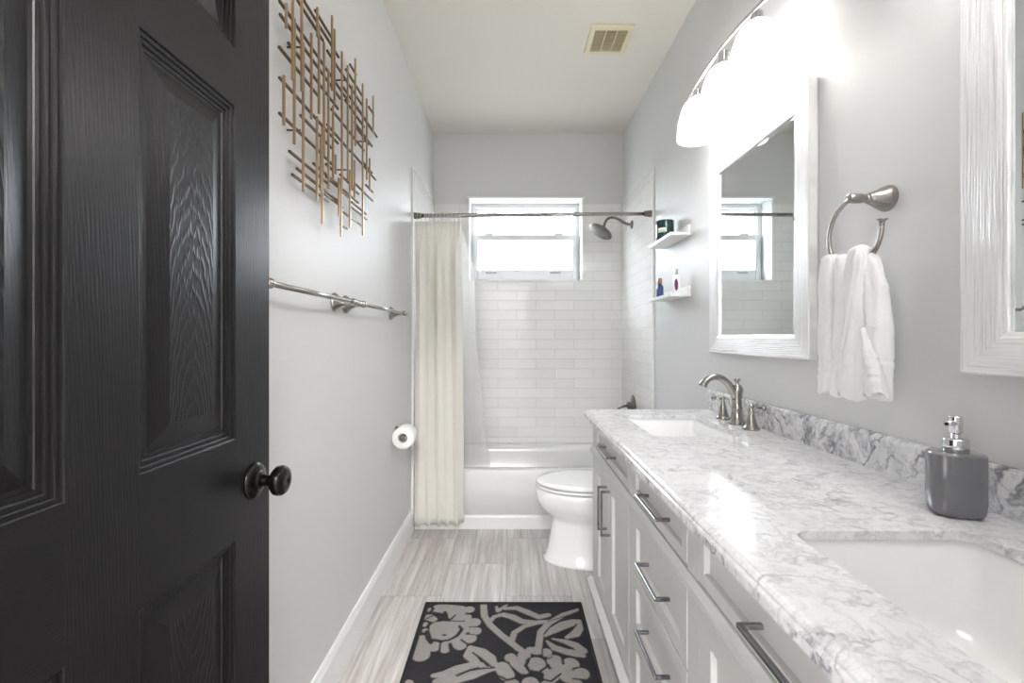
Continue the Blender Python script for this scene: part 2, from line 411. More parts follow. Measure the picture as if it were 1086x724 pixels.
# thin edge trims of tile, window surround
t1 = MB(); t1.box(XL, XL+.014, 2.842, 2.85, 0, TT); struct('trim_1', t1, M['trim'], bevel=.002)
t2 = MB(); t2.box(XR-.014, XR, 2.842, 2.85, .0, TT); struct('trim_2', t2, M['trim'], bevel=.002)
t3 = MB()
t3.box(WX0-.014, WX0, yb0-.006, yb0+.01, WZ0-.012, WZ1+.012); t3.box(WX1, WX1+.014, yb0-.006, yb0+.01, WZ0-.012, WZ1+.012)
t3.box(WX0-.02, WX1+.02, yb0-.012, yb0+.01, WZ1, WZ1+.014); t3.box(WX0-.014, WX1+.014, yb0-.008, yb0+.01, WZ0-.012, WZ0)
struct('trim_3', t3, M['trim'], bevel=.002)
# baseboard on the left
bb = MB()
prof = [(0,0),(.015,0),(.015,.115),(.012,.122),(.010,.132),(.006,.140),(0,.140)]
bb.loft([[(XL+a, y, z) for a, z in prof] for y in (YF, 2.842)], smooth=False)
struct('baseboard_left', bb, M['trim'])

# window
W = empty('window_1', (.121, YB+.15, WZ0)); W['kind'] = 'structure'
y0, y1 = YB+.14, YB+.19
fr = MB(); e = .035
fr.box(WX0, WX0+e, y0, y1, WZ0, WZ1); fr.box(WX1-e, WX1, y0, y1, WZ0, WZ1); fr.box(WX0+e, WX1-e, y0, y1, WZ1-e, WZ1); fr.box(WX0+e, WX1-e, y0, y1, WZ0, WZ0+.022)
fr.build('window_frame', M['winframe'], W, bevel=.004)
def sash(name, x0, x1, z0, z1, ya, yb, bs, bt, bb_):
    s_ = MB(); s_.box(x0, x0+bs, ya, yb, z0, z1); s_.box(x1-bs, x1, ya, yb, z0, z1)
    s_.box(x0+bs, x1-bs, ya, yb, z1-bt, z1); s_.box(x0+bs, x1-bs, ya, yb, z0, z0+bb_)
    o = s_.build(name, M['winframe'], W, bevel=.004)
    g = MB(); g.box(x0+bs-.004, x1-bs+.004, (ya+yb)/2-.002, (ya+yb)/2+.002, z0+bb_-.004, z1-bt+.004); g.build('pane', M['glass'], o)
    return o
sash('upper_sash', WX0+e, WX1-e, 2.035, WZ1-e, y0+.022, y1-.004, .012, .012, .03)
ls = sash('lower_sash', WX0+e-.01, WX1-e+.01, WZ0+.018, 2.06, y0-.022, y0+.016, .035, .045, .082)
for xx in (-.16, .37):
    q = MB(); q.box(xx-.045, xx+.045, y0-.031, y0-.021, WZ0+.068, WZ0+.082); q.build('latch', M['latch'], ls, bevel=.003)
for xx in (-.18, .40):
    q = MB(); q.box(xx-.035, xx+.035, y0-.028, y0, 2.06, 2.075); q.build('sash_lock', M['winframe'], ls, bevel=.004)

# ================================================================== BLACK DOOR (six panel, open against the left wall)
DX, DY0, DY1, DZ0, DZ1 = -.52, .185, .98, .012, 2.03
door = empty('door_1', (DX-.0175, DY0, 0)); door['kind'] = 'structure'
cols = [(.305, .5307), (.637, .861)]
rows = [(.24, .827), (1.017, 1.647), (1.754, 1.925)]
prof = [(0, 0), (.0018, -.0012), (.002, -.0040), (.0070, -.0043), (.0085, -.0052), (.0088, -.0078), (.0145, -.0080), (.016, -.0088), (.0163, -.0112), (.0225, -.0114), (.0235, -.0130), (.029, -.0130), (.060, -.0035), (.061, -.0030)]
for sgn, name, face in ((1, 'door_leaf', DX),):
    mb = MB()
    ys = [DY0] + [c for p in cols for c in p] + [DY1]; zs = [DZ0] + [c for p in rows for c in p] + [DZ1]
    for i in range(len(ys)-1):
        for j in range(len(zs)-1):
            ispan = (i % 2 == 1) and (j % 2 == 1)
            a0, a1, b0, b1 = ys[i], ys[i+1], zs[j], zs[j+1]
            if not ispan:
                mi = 1 if i % 2 == 1 or False else 0
                mb.add([(face, a0, b0), (face, a1, b0), (face, a1, b1), (face, a0, b1)], [(0,1,2,3)], mi)
            else:
                rg = []
                for ins, dep in prof:
                    rg.append([(face+dep, a0+ins, b0+ins), (face+dep, a1-ins, b0+ins), (face+dep, a1-ins, b1-ins), (face+dep, a0+ins, b1-ins)])
                mb.loft(rg, 0, smooth=False, cap0=False, cap1=True); mb.mi[-1] = 2 if i == 1 else 3
    # edges and back
    bk = DX-.035
    v8 = [(DX, DY0, DZ0), (DX, DY1, DZ0), (DX, DY1, DZ1), (DX, DY0, DZ1), (bk, DY0, DZ0), (bk, DY1, DZ0), (bk, DY1, DZ1), (bk, DY0, DZ1)]
    mb.add(v8, [(4,7,6,5), (0,4,5,1), (1,5,6,2), (2,6,7,3), (3,7,4,0)], 0)
    mb.build(name, [M['door'], M['door_rail'], M['door_panel_a'], M['door_panel_b']], door)
kb = MB(); ky, kz = .9225, .920
kb.lathe((DX, ky, kz), (1,0,0), [(.001,0),(.037,0),(.037,.003),(.034,.007),(.024,.011),(.017,.013),(.0165,.016),(.013,.018),(.001,.018)])
rose = kb.build('knob_rosette', M['bronze'], door)
kb = MB(); kb.lathe((DX+.016, ky, kz), (1,0,0), [(.012,0),(.011,.008),(.010,.014),(.013,.019),(.022,.024),(.0285,.030),(.030,.037),(.0295,.043),(.026,.048),(.018,.051),(.004,.0525),(.003,.0505),(0.0001,.0505)])
kb.build('door_knob', M['bronze'], door)
for hz in (.25, 1.0, 1.8):
    q = MB(); q.tube([(DX+.004, DY0-.004, hz-.045), (DX+.004, DY0-.004, hz+.045)], .006); q.build('hinge', M['bronze'], door)

# ================================================================== BATHTUB
tub = empty('bathtub', ((XL+XR)/2, (YT+YB)/2, 0))
tag(tub, 'white alcove bathtub set between the tiled walls under the window', 'bathtub')
TZ = .37; x0, x1, yA, yB_ = XL+.002, XR-.002, YT, YB-.013
cx, cy = (x0+x1)/2, (yA+yB_)/2; hx, hy = (x1-x0)/2, (yB_-yA)/2
def rr3(cx_, cy_, hx_, hy_, r_, z_): return [(a, b_, z_) for a, b_ in rrect(cx_, cy_, hx_, hy_, r_, 6)]
mb = MB()
rings = [rr3(cx, cy, hx, hy, .004, 0), rr3(cx, cy, hx, hy, .004, TZ-.012), rr3(cx, cy, hx-.003, hy-.003, .004, TZ-.003), rr3(cx, cy, hx-.012, hy-.012, .006, TZ),
         rr3(cx, cy, hx-.075, hy-.065, .10, TZ), rr3(cx, cy, hx-.085, hy-.075, .10, TZ-.008), rr3(cx, cy, hx-.10, hy-.085, .11, TZ-.06),
         rr3(cx, cy, hx-.14, hy-.11, .12, .10), rr3(cx, cy, hx-.19, hy-.15, .12, .065), rr3(cx, cy, hx-.3, hy-.22, .1, .058)]
mb.loft(rings, cap0=True, cap1=True); mb.build('tub_body', M['tub'], tub)
mb = MB(); pr = [(0,0),(.012,0),(.012,.072),(.009,.08),(.005,.086),(0,.086)]
mb.loft([[(x, YT-a, z) for a, z in pr] for x in (XL+.016, XR-.03)], smooth=False); mb.build('apron_skirt', M['tub'], tub)

# ================================================================== TOILET
toilet = empty('toilet', (.52, 2.5, 0))
tag(toilet, 'white two-piece toilet with closed lid between the vanity and bathtub', 'toilet')
TY = 2.50
def egg(xf, xb, hw, z, n=40, sq=2.0, dy=0):
    # outline with front tip at xf (towards -x) and back at xb
    xc = xf + (xb-xf)*.52; pts = []
    for j in range(n):
        a = 2*PI*j/n; c, s_ = math.cos(a), math.sin(a)
        k = sq if c > 0 else 2.0
        X = xc + (xb-xc if c > 0 else xc-xf)*math.copysign(abs(c)**(2/k), c)
        Y = TY + hw*math.copysign(abs(s_)**(2/k), s_)
        pts.append((X, Y, z))
    return pts
mb = MB()
secs = [(.178,.76,.148,0,3),(.180,.76,.148,.012,3),(.196,.755,.138,.03,3),(.205,.75,.132,.07,3),(.216,.74,.124,.13,2.8),(.226,.73,.118,.19,2.6),(.231,.72,.118,.215,2.5),
        (.222,.715,.128,.235,2.5),(.190,.70,.150,.262,2.4),(.160,.69,.170,.295,2.3),(.142,.685,.183,.33,2.2),(.136,.68,.189,.362,2.2),(.137,.68,.190,.385,2.2),(.150,.675,.182,.394,2.2)]
mb.loft([egg(a, b_, h_, z, 48, s_) for a, b_, h_, z, s_ in secs]); mb.box(.62, .87, TY-.13, TY+.13, .22, .385)
mb.build('bowl', M['porcelain'], toilet)
mb = MB(); mb.loft([egg(.142, .675, .186, .400, 48), egg(.138, .678, .189, .402, 48), egg(.138, .678, .189, .410, 48), egg(.143, .675, .185, .4125, 48)])
mb.build('seat', M['porcelain'], toilet)
mb = MB(); mb.loft([egg(.150, .675, .180, .4185, 48), egg(.141, .68, .187, .4215, 48), egg(.141, .68, .187, .428, 48), egg(.146, .675, .183, .433, 48), egg(.19, .65, .15, .4355, 48), egg(.3, .55, .06, .4365, 48)])
mb.build('lid', M['porcelain'], toilet)
for s_ in (-1, 1):
    q = MB(); q.box(.665, .71, TY+s_*.075-.02, TY+s_*.075+.02, .394, .425); q.build('hinge', M['porcelain'], toilet, bevel=.006)
mb = MB(); mb.loft([rr3(.79, TY, .085, .205, .03, .39), rr3(.788, TY, .093, .218, .03, .72)]); mb.build('tank', M['porcelain'], toilet)
mb = MB(); mb.loft([rr3(.787, TY, .098, .225, .03, .722), rr3(.787, TY, .10, .228, .03, .735), rr3(.787, TY, .095, .222, .03, .75)]); mb.build('tank_lid', M['porcelain'], toilet)
mb = MB(); mb.tube([(.69, TY-.15, .66), (.675, TY-.15, .66), (.672, TY-.10, .655)], .006); mb.build('flush_lever', M['chrome'], toilet)

# ================================================================== VANITY
FX = .362
van = empty('vanity_cabinet', (.62, 1.13, 0))
tag(van, 'long light grey shaker vanity cabinet with doors, drawers and square metal pulls', 'cabinet')
CY0, CY1, CZ0, CZ1 = .262, 2.0, .14, .861
mb = MB()
mb.box(FX+.02, XR-.004, CY0, CY1, CZ0, CZ0+.018)                 # bottom
mb.box(FX+.001, XR-.004, CY1-.018, CY1, CZ0, CZ1); mb.box(FX+.001, XR-.004, CY0, CY0+.018, CZ0, CZ1)
mb.box(XR-.012, XR-.004, CY0+.018, CY1-.018, CZ0, .70)
mb.build('carcass', M['cabinet'], van)
# face frame
ff = MB(); FY = [(1.933, 2.0), (1.345, 1.390), (.878, .930), (.262, .336)]
for a, b_ in FY: ff.box(FX, FX+.019, a, b_, CZ0, CZ1)
for (a, b_) in ((1.390, 1.933), (.930, 1.345), (.336, .878)):
    ff.box(FX, FX+.019, a, b_, CZ0, CZ0+.018); ff.box(FX, FX+.019, a, b_, .712, .738); ff.box(FX, FX+.019, a, b_, .852, CZ1)
ff.build('face_frame', M['cabinet'], van)
# dark backing behind gaps
q = MB(); q.box(FX+.021, FX+.026, .30, 1.96, .16, .855); q.build('gap_backing', M['cabinet_dark'], van)
# mouldings
def mould(name, z0, z1, proj):
    q = MB(); h_ = z1-z0
    pr = [(0, z0), (-proj*.55, z0), (-proj, z0+h_*.3), (-proj, z0+h_*.62), (-proj*.6, z0+h_*.80), (-proj*.2, z1), (0, z1)]
    q.loft([[(FX+a, y, z) for a, z in pr] for y in (CY0, CY1)], smooth=False)
    return q.build(name, M['cabinet'], van, bevel=.002)
mould('rail_moulding', .705, .737, .013)
mould('base_moulding', .140, .166, .028)
q = MB(); q.box(.45, .468, CY0+.02, CY1-.02, 0, CZ0); q.box(.468, XR-.004, CY1-.06, CY1-.042, 0, CZ0); q.build('toe_kick', M['cabinet'], van)
for yy in (1.93, 1.13, .33):
    q = MB(); q.lathe((.395, yy, 0), (0,0,1), [(.018,0),(.02,.004),(.02,.012),(.012,.016),(.012,.11),(.02,.118),(.02,.14)]); q.build('foot', M['nickel'], van)
def shaker(name, ya, yb, za, zb, frame, depth=.011):
    """flush front with recessed flat panel; face at FX-.001"""
    g_ = .0016; ya += g_; yb -= g_; za += g_; zb -= g_; x = FX-.001
    q = MB(); R = lambda ins, xx: [(xx, ya+ins, za+ins), (xx, yb-ins, za+ins), (xx, yb-ins, zb-ins), (xx, ya+ins, zb-ins)]
    q.loft([R(0, x+.019), R(0, x+.0015), R(.0015, x), R(frame-.001, x), R(frame, x+.001), R(frame+.001, x+depth)], smooth=False, cap0=True, cap1=True)
    # orientation fix
    q.f = [list(reversed(f)) for f in q.f]
    return q.build(name, M['cabinet'], van)
def pull(parent, y, z, ln, vert, label=None):
    q = MB(); xb, t_ = FX-.033, .0041
    if vert:
        q.box(xb-t_, xb+t_, y-t_, y+t_, z-ln/2, z+ln/2)
        for s_ in (-1, 1): q.box(xb, FX, y-t_, y+t_, z+s_*(ln/2-t_)-t_, z+s_*(ln/2-t_)+t_)
    else:
        q.box(xb-t_, xb+t_, y-ln/2, y+ln/2, z-t_, z+t_)
        for s_ in (-1, 1): q.box(xb, FX, y+s_*(ln/2-t_)-t_, y+s_*(ln/2-t_)+t_, z-t_, z+t_)
    return q.build('pull', M['pull'], parent, bevel=.0016)
# doors
for (a, b_, hy) in ((1.681, 1.933, 1.708), (1.390, 1.679, 1.652), (.595, .878, .622), (.336, .593, .568)):
    d = shaker('cabinet_door', a, b_, .168, .702, .055); pull(d, hy, .57, .165, True)
# drawers
for (a, b_, z0, z1, fz) in ((1.390, 1.933, .740, .851, .026), (.930, 1.345, .740, .851, .026), (.336, .878, .740, .851, .026),
                            (.930, 1.345, .528, .702, .034), (.930, 1.345, .350, .526, .034), (.930, 1.345, .168, .348, .034)):
    d = shaker('drawer', a, b_, z0, z1, fz if z1-z0 < .15 else .036)
    yc = (a+b_)/2
    if abs(yc-1.66) < .03: yc = 1.64
    if yc < .7: yc = .575
    pull(d, yc-.025 if .9 < yc < 1.2 else yc, (z0+z1)/2, .165, False)

# countertop with two sink cut-outs
HT = .8905
ct = empty('countertop', (.61, 1.13, .861))
tag(ct, 'polished white marble countertop with soft grey veins on the vanity', 'countertop')
SY = (1.67, .55); SXC, SHX, SHY = .6075, .1475, .20
cx0, cx1, cy0, cy1 = .326, XR-.002, .23, 2.03
def crect(ins, z):
    # dense rectangle, inset on front and both ends only
    a0, a1, b0, b1 = cx0+ins, cx1, cy0+ins, cy1-ins
    return [(a0, b0, z), (a1, b0, z), (a1, b1, z), (a0, b1, z)]
bm = bmesh.new()
prof = [(.0, .861), (.0, .8745), (.0012, .8775), (.0045, .8795), (.0052, .8835), (.0085, .8868), (.0125, .8887), (.0145, HT)]
prof = [(.034, .8760), (.034, .861)] + prof
rv = []
for ins, z in prof: rv.append([bm.verts.new(p) for p in crect(ins, z)])
for i in range(len(rv)-1):
    for j in range(4):
        f_ = bm.faces.new((rv[i][j], rv[i][(j+1) % 4], rv[i+1][(j+1) % 4], rv[i+1][j])); f_.material_index = 1 if i in (1, 2) else 0  # edge face: heavier veins, with its shade put into the darker tone
def plate(outer, z, flip):
    edges = []
    for j in range(4):
        e_ = bm.edges.get((outer[j], outer[(j+1) % 4])); edges.append(e_)
    loops = []
    for sy in SY:
        vs = [bm.verts.new((a, b_, z)) for a, b_ in rrect(SXC, sy, SHX, SHY, .028, 6)]
        loops.append(vs)
        for j in range(len(vs)): edges.append(bm.edges.new((vs[j], vs[(j+1) % len(vs)])))
    bmesh.ops.triangle_fill(bm, use_beauty=True, use_dissolve=False, edges=edges)
    return loops
lt = plate(rv[-1], HT, False); lb = plate(rv[0], .876, True)
for A, B in zip(lt, lb):
    for j in range(len(A)): bm.faces.new((A[j], A[(j+1) % len(A)], B[(j+1) % len(A)], B[j]))
bmesh.ops.recalc_face_normals(bm, faces=bm.faces)
me = bpy.data.meshes.new('slab'); off = wloc(ct)
for v_ in bm.verts: v_.co -= off
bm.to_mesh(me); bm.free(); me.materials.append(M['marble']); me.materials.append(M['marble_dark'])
o = bpy.data.objects.new('slab', me); COL.objects.link(o); o.parent = ct
q = MB(); pr = [(XR-.001, HT+.0005), (.8785, HT+.0005), (.8785, .966), (.880, .9715), (.8835, .9735), (.884, .976), (.887, .9775), (XR-.001, .9775)]
q.loft([[(a, y, z) for a, z in pr] for y in (.23, 2.03)], smooth=False); q.f = [list(reversed(f)) for f in q.f]
solo('backsplash', q, M['marble_dark'], 'grey veined marble backsplash strip along the right wall behind the faucet', 'backsplash')

# sinks
for sy, lab in ((SY[0], 'white rectangular undermount sink below the farther mirror and faucet'), (SY[1], 'white rectangular undermount sink nearest the camera beside the soap dispenser')):
    s_ = empty('sink', (SXC, sy, .70)); tag(s_, lab, 'sink', None)
    q = MB(); mk = lambda ins, z, r=.03, dx=0: [(a, b_, z) for a, b_ in rrect(SXC+dx, sy, SHX+.006-ins, SHY+.006-ins, r, 8)]
    inner = [mk(0, .8755), mk(.002, .86), mk(.008, .80, .03), mk(.013, .765, .032), mk(.018, .748, .034), mk(.028, .735, .036), mk(.045, .729, .036), mk(.11, .723, .03)]
    outer = [mk(.11-.0, .708, .03), mk(.03, .712, .05), mk(.006, .74, .05), mk(-.006, .80, .04), mk(-.012, .8755)]
    q.loft(list(reversed(inner)) + list(reversed(outer)), cap0=True, cap1=False)
    # close bottom of outer shell
    ob = mk(.11, .708, .03); q.add(ob, [list(reversed(range(len(ob))))], 0)
    o = q.build('basin', M['porcelain'], s_)
    q = MB(); q.lathe((SXC, sy, .7228), (0,0,1), [(.001,0),(.022,0),(.022,.003),(.018,.004),(.014,.002),(.001,.002)]); q.build('drain', M['nickel'], s_)

# faucet
fa = empty('faucet', (.836, 1.68, HT)); tag(fa, 'brushed nickel widespread faucet with arched spout and two lever handles', 'faucet')
fx, fy = .836, 1.68
q = MB(); q.lathe((fx, fy, HT), (0,0,1), [(.029,0),(.029,.006),(.0245,.011),(.020,.028),(.0165,.052),(.0185,.056),(.0185,.061),(.0165,.064),(.016,.075),(.0172,.10),(.0205,.122),(.0208,.130),(.014,.142),(.007,.148),(.005,.152),(.0105,.162),(.0115,.167),(.005,.1675),(.0001,.168)])
sp_pts = bez((fx-.004, fy, HT+.095), (fx-.03, fy, HT+.152), (fx-.055, fy, HT+.185), (fx-.098, fy, HT+.170), 16) + bez((fx-.098, fy, HT+.170), (fx-.115, fy, HT+.163), (fx-.122, fy, HT+.152), (fx-.128, fy, HT+.138), 8)[1:]
rad = [.0145 - .0035*min(1, i/12) + (.0 if i < 18 else .0045*(i-17)/7) for i in range(len(sp_pts))]
q.tube(sp_pts, rad, 16); q.build('spout', M['nickel'], fa)
hprof = [(.027,0),(.027,.007),(.0225,.010),(.0175,.022),(.0115,.045),(.008,.060),(.0095,.063),(.007,.068),(.0065,.074),(.009,.080),(.008,.084),(.0045,.088),(.0001,.089)]
for dy, sgn in ((.105, -1), (-.105, 1)):
    q = MB(); q.lathe((fx-.003, fy+dy, HT), (0,0,1), hprof); hnd = q.build('handle', M['nickel'], fa)
    q = MB(); q.tube([(fx-.003, fy+dy, HT+.076), (fx-.003+sgn*.030, fy+dy-.004, HT+.0755+.006*(sgn<0))], .0032)
    q.lathe((fx-.003+sgn*.030, fy+dy-.004, HT+.0755+.006*(sgn<0)), (sgn, -.1, 0), [(.003,0),(.009,.007),(.0105,.012),(.008,.015),(.0001,.016)], 20); q.build('lever', M['nickel'], hnd)

# soap dispenser
sd = empty('soap_dispenser', (.802, .82, HT)); tag(sd, 'grey glazed ceramic soap dispenser with chrome pump beside the near sink', 'soap dispenser')
def sup(hx_, hy_, z, n=48, k=2.8, rot=-.32):
    out = []
    for j in range(n):
        a = 2*PI*j/n; c, s_ = math.cos(a), math.sin(a)
        X = hx_*math.copysign(abs(c)**(2/k), c); Y = hy_*math.copysign(abs(s_)**(2/k), s_)
        out.append((.802+X*math.cos(rot)-Y*math.sin(rot), .82+X*math.sin(rot)+Y*math.cos(rot), z))
    return out
q = MB(); q.loft([sup(.031,.023,HT+.001), sup(.036,.027,HT+.003), sup(.039,.0295,HT+.010), sup(.0405,.031,HT+.03), sup(.0405,.031,HT+.108), sup(.0397,.0302,HT+.1115), sup(.037,.0275,HT+.1132), sup(.013,.012,HT+.1140)])
q.build('bottle', M['soap'], sd)
q = MB(); zz = HT+.1135; q.lathe((.802, .82, zz), (0,0,1), [(.0175,0),(.0185,.001),(.0185,.022),(.0175,.024),(.0075,.024),(.0065,.025),(.0065,.046),(.0001,.046)]); q.build('collar', M['chrome'], sd)
q = MB(); q.lathe((.802, .82, zz+.034), (0,0,1), [(.0088,0),(.0098,.001),(.0098,.028),(.0090,.030),(.0001,.0305)], 32)
q.tube([(.802, .82, zz+.052), (.778, .812, zz+.0515)], [.0062, .0052]); q.tube([(.7785, .8122, zz+.0515), (.7775, .8118, zz+.0515)], .003, mi=1); q.build('pump_head', [M['chrome'], M['nozzle_void']], sd)  # black tip stands in for the shade inside the nozzle hole

# ================================================================== MIRRORS
def mirror(yc, lab, yaw=0):
    t = empty('framed_mirror', (XR-.001, yc-.333, 1.143)); tag(t, lab, 'mirror', None)
    hy, z0, z1, fw = .333, 1.143, 1.973, .076; xf = .868
    R = lambda ins, x: [(x, yc-hy+ins, z0+ins), (x, yc+hy-ins, z0+ins), (x, yc+hy-ins, z1-ins), (x, yc-hy+ins, z1-ins)]
    q = MB(); ringdefs = [(0.004, XR-.001), (0, XR-.008), (0, xf+.003), (.003, xf), (fw*.85, xf+.002), (fw, xf+.006), (fw, .885)]
    rg = [R(i, x) for i, x in ringdefs]
    for i in range(len(rg)-1):
        for j in range(4):
            k = (j+1) % 4
            q.add([rg[i][j], rg[i][k], rg[i+1][k], rg[i+1][j]], [(0,1,2,3)], 1 if j in (0, 2) else 0)
    q.f = [list(reversed(f)) for f in q.f]
    q.build('frame', [M['rib_z'], M['rib_y']], t)
    q = MB(); q.loft([R(fw-.001, .8830), R(fw+.001, .8806), R(fw+.016, .8800), R(fw+.017, .8800)], smooth=False, cap0=False, cap1=True)
    q.f = [list(reversed(f)) for f in q.f]; q.build('mirror_glass', M['mirror'], t)
    q = MB(); q.box(.886, XR-.0005, yc-hy+.006, yc+hy-.006, z0+.006, z1-.006); q.build('backing', M['mirrorback'], t)
    t.rotation_euler.z = math.radians(yaw)   # hangs slightly out of true
    return t
mirror(1.658, 'rectangular mirror in ribbed silver white frame beneath the lit vanity light')
mirror(.523, 'rectangular mirror in ribbed silver white frame cut off by the right edge', 2.35)

# ================================================================== VANITY LIGHTS
def vanity_light(yc, lab):
    t = empty('vanity_light', (XR, yc, 2.19)); tag(t, lab, 'wall lamp', None)
    q = MB(); pl_ = []
    for i, (s_, x_) in enumerate(((1.0, XR-.0005), (1.0, XR-.012), (.85, XR-.02), (.3, XR-.024))):
        pl_.append([(x_, yc+.11*s_*math.cos(2*PI*j/36), 2.235+.055*s_*math.sin(2*PI*j/36)) for j in range(36)])
    q.loft(list(pl_)); q.build('wall_plate', M['chrome'], t)
    q = MB(); q.tube([(XR-.02, yc, 2.235), (.84, yc, 2.25), (.785, yc, 2.262)], .009); q.build('arm', M['chrome'], t)
    def arc(x_off, dz, mid):
        pts = []
        for i in range(33):
            u = -1+2*i/32; pts.append((.770+x_off*(1-u*u), yc+u*.345, 2.220 + mid*(1-u*u) + dz*u))
        return pts
    for xo, mid, dz in ((.014, .064, .0), (-.016, .026, .0)):
        q = MB(); q.tube(arc(xo, dz, mid), .0055, 8); q.build('arc_bar', M['chrome'], t)
    for k in (-1, 0, 1):
        y = yc + k*.228; x = .786
        zt = 2.266 if k == 0 else 2.246
        q = MB(); q.lathe((x, y, 2.195), (0,0,1), [(.001,0),(.031,0),(.031,.018),(.026,.024),(.02,.026),(.018,zt-2.195-.004),(.012,zt-2.195),(.0001,zt-2.195)]); q.build('socket_cup', M['chrome'], t)
        q = MB(); outer = [(.030,.190),(.040,.186),(.052,.172),(.062,.150),(.071,.120),(.078,.085),(.082,.045),(.083,.010),(.0825,.0)]
        inner = [(r_-.003, z_) for r_, z_ in reversed(outer)]
        pr_ = [(r_, z_) for r_, z_ in outer] + [(r_, max(z_, .001)-(.003 if z_ > .1 else 0)) for r_, z_ in inner]
        a = Vector((0,0,1)); n = 36
        rings = [[(x+r_*math.cos(2*PI*j/n), y+r_*math.sin(2*PI*j/n), 2.042+z_*.87) for j in range(n)] for r_, z_ in pr_]
        q.loft(rings, cap0=False, cap1=False); q.build('shade', M['opal'], t)
        q = MB(); q.lathe((x, y, 2.09), (0,0,1), [(.001,0),(.018,.004),(.028,.02),(.029,.035),(.022,.06),(.013,.08),(.013,.1)]); q.build('bulb', M['opal'], t)
    return t
vanity_light(1.68, 'chrome arched bar wall lamp with three glowing white shades above farther mirror')
vanity_light(.56, 'chrome three shade wall lamp above the mirror cut off at right')

# ================================================================== FLOATING SHELVES AND CONTENTS
def shelf(zb, lab):
    t = empty('picture_shelf', (XR, 2.45, zb)); tag(t, lab, 'shelf', None)
    q = MB(); q.box(.797, XR-.001, 2.27, 2.63, zb, zb+.016); q.build('board', M['shelf'], t, bevel=.0015)
    q = MB(); q.box(XR-.013, XR-.001, 2.27, 2.63, zb+.0165, zb+.053); q.build('back_ledge', M['shelf'], t, bevel=.0015)
shelf(1.720, 'upper white floating shelf holding the green jar on the right wall')
shelf(1.414, 'lower white floating shelf holding two small bottles on the right wall')
jr = empty('candle_jar', (.838, 2.47, 1.736)); tag(jr, 'dark green glass candle jar with white label on the upper shelf', 'candle jar')
q = MB(); q.lathe((.838, 2.47, 1.7365), (0,0,1), [(.001,0),(.044,0),(.047,.004),(.047,.100),(.0455,.103),(.043,.100),(.043,.07),(.001,.07)], 36); q.build('glass_jar', M['greenglass'], jr)
q = MB(); A0, A1 = math.radians(205), math.radians(262)
q.add([(.838+.0475*math.cos(A0+(A1-A0)*i/8), 2.47+.0475*math.sin(A0+(A1-A0)*i/8), 1.7365+z) for z in (.035, .060) for i in range(9)], [(i, i+1, i+10, i+9) for i in range(8)], 0, True)
q.build('jar_label', M['label'], jr, solid=.0006)
bt = empty('perfume_bottle', (.838, 2.555, 1.430)); tag(bt, 'small blue glass bottle with rose gold cap on lower shelf', 'bottle')
q = MB(); q.loft([rr3(.838, 2.555, .015, .012, .006, 1.4305), rr3(.838, 2.555, .0175, .014, .007, 1.433), rr3(.838, 2.555, .0175, .014, .007, 1.492), rr3(.838, 2.555, .012, .010, .006, 1.502), rr3(.838, 2.555, .0085, .0085, .006, 1.505)]); q.build('glass_body', M['bluebottle'], bt)
q = MB(); q.lathe((.838, 2.555, 1.505), (0,0,1), [(.010,0),(.0115,.001),(.0115,.034),(.010,.036),(.0001,.036)], 20); q.build('cap', M['gold'], bt)
bt = empty('lotion_bottle', (.852, 2.335, 1.430)); tag(bt, 'slim white bottle with plum print and silver cap on lower shelf', 'bottle')
q = MB(); q.loft([rr3(.852, 2.335, .016, .011, .006, 1.4305), rr3(.852, 2.335, .0185, .0125, .008, 1.433), rr3(.852, 2.335, .0185, .0125, .008, 1.520), rr3(.852, 2.335, .012, .009, .006, 1.529), rr3(.852, 2.335, .007, .007, .005, 1.531)]); q.build('body', M['whiteplastic'], bt)
q = MB(); q.lathe((.852, 2.335, 1.531), (0,0,1), [(.006,0),(.0065,.002),(.0065,.028),(.006,.030),(.0001,.030)], 18); q.build('cap', M['nickel'], bt)
q = MB(); pp = [(.837+.0085+.0095*math.cos(2*PI*j/20)*(1.0), 2.3222, 1.478+.030*math.sin(2*PI*j/20)-.25*(.0095*math.cos(2*PI*j/20))) for j in range(20)]
q.add(pp, [tuple(range(20))]); q.build('print', M['purple'], bt, solid=.0006)

# ================================================================== WALL SCULPTURE (rods)
scp = empty('wall_sculpture', (XL, 1.5, 1.85)); tag(scp, 'abstract brass rod wall sculpture of crossing vertical and horizontal bars', 'wall art')
XV, XH = -.583, -.5935
F = 482.7
def PY(px, x): return x*F/(px-541.5)
verts_ = [(303.6,3.7,29.8),(310.4,-6,84.5),(312.2,20,152.7),(320,-8,96.8),(321.6,45,203),(330.2,35.4,126.2),(336.6,8,39),(338.2,25,120.4),(336.2,123.5,213.4),
 (343.7,45,165),(341.9,135,237.6),(352.2,16.8,96),(354.8,31,110.4),(362.6,54.7,200),(361.6,190,251),(368.8,69.6,192),(376.8,62,154.5),(373.4,91,202),(384.6,88.7,249.6),
 (389,104.8,190.4),(395.8,101.7,141),(392,168,202),(348.3,74.5,200),(353.2,112,190),(356,164,184.5),(359.4,188.6,229),(371,180,242),(376,170,211.5),(340.2,145,202),(301,80,132.8)]
for px, ya, yb in verts_:
    Y = -XV*F/(541.5-px)
    z1 = 1.21+(357.5-ya)*Y/F; z0 = 1.21+(357.5-yb)*Y/F; t_ = .0030
    q = MB(); q.box(XV-t_, XV+t_, Y-t_, Y+t_, z0, z1); q.build('rod', M['brass'], scp)
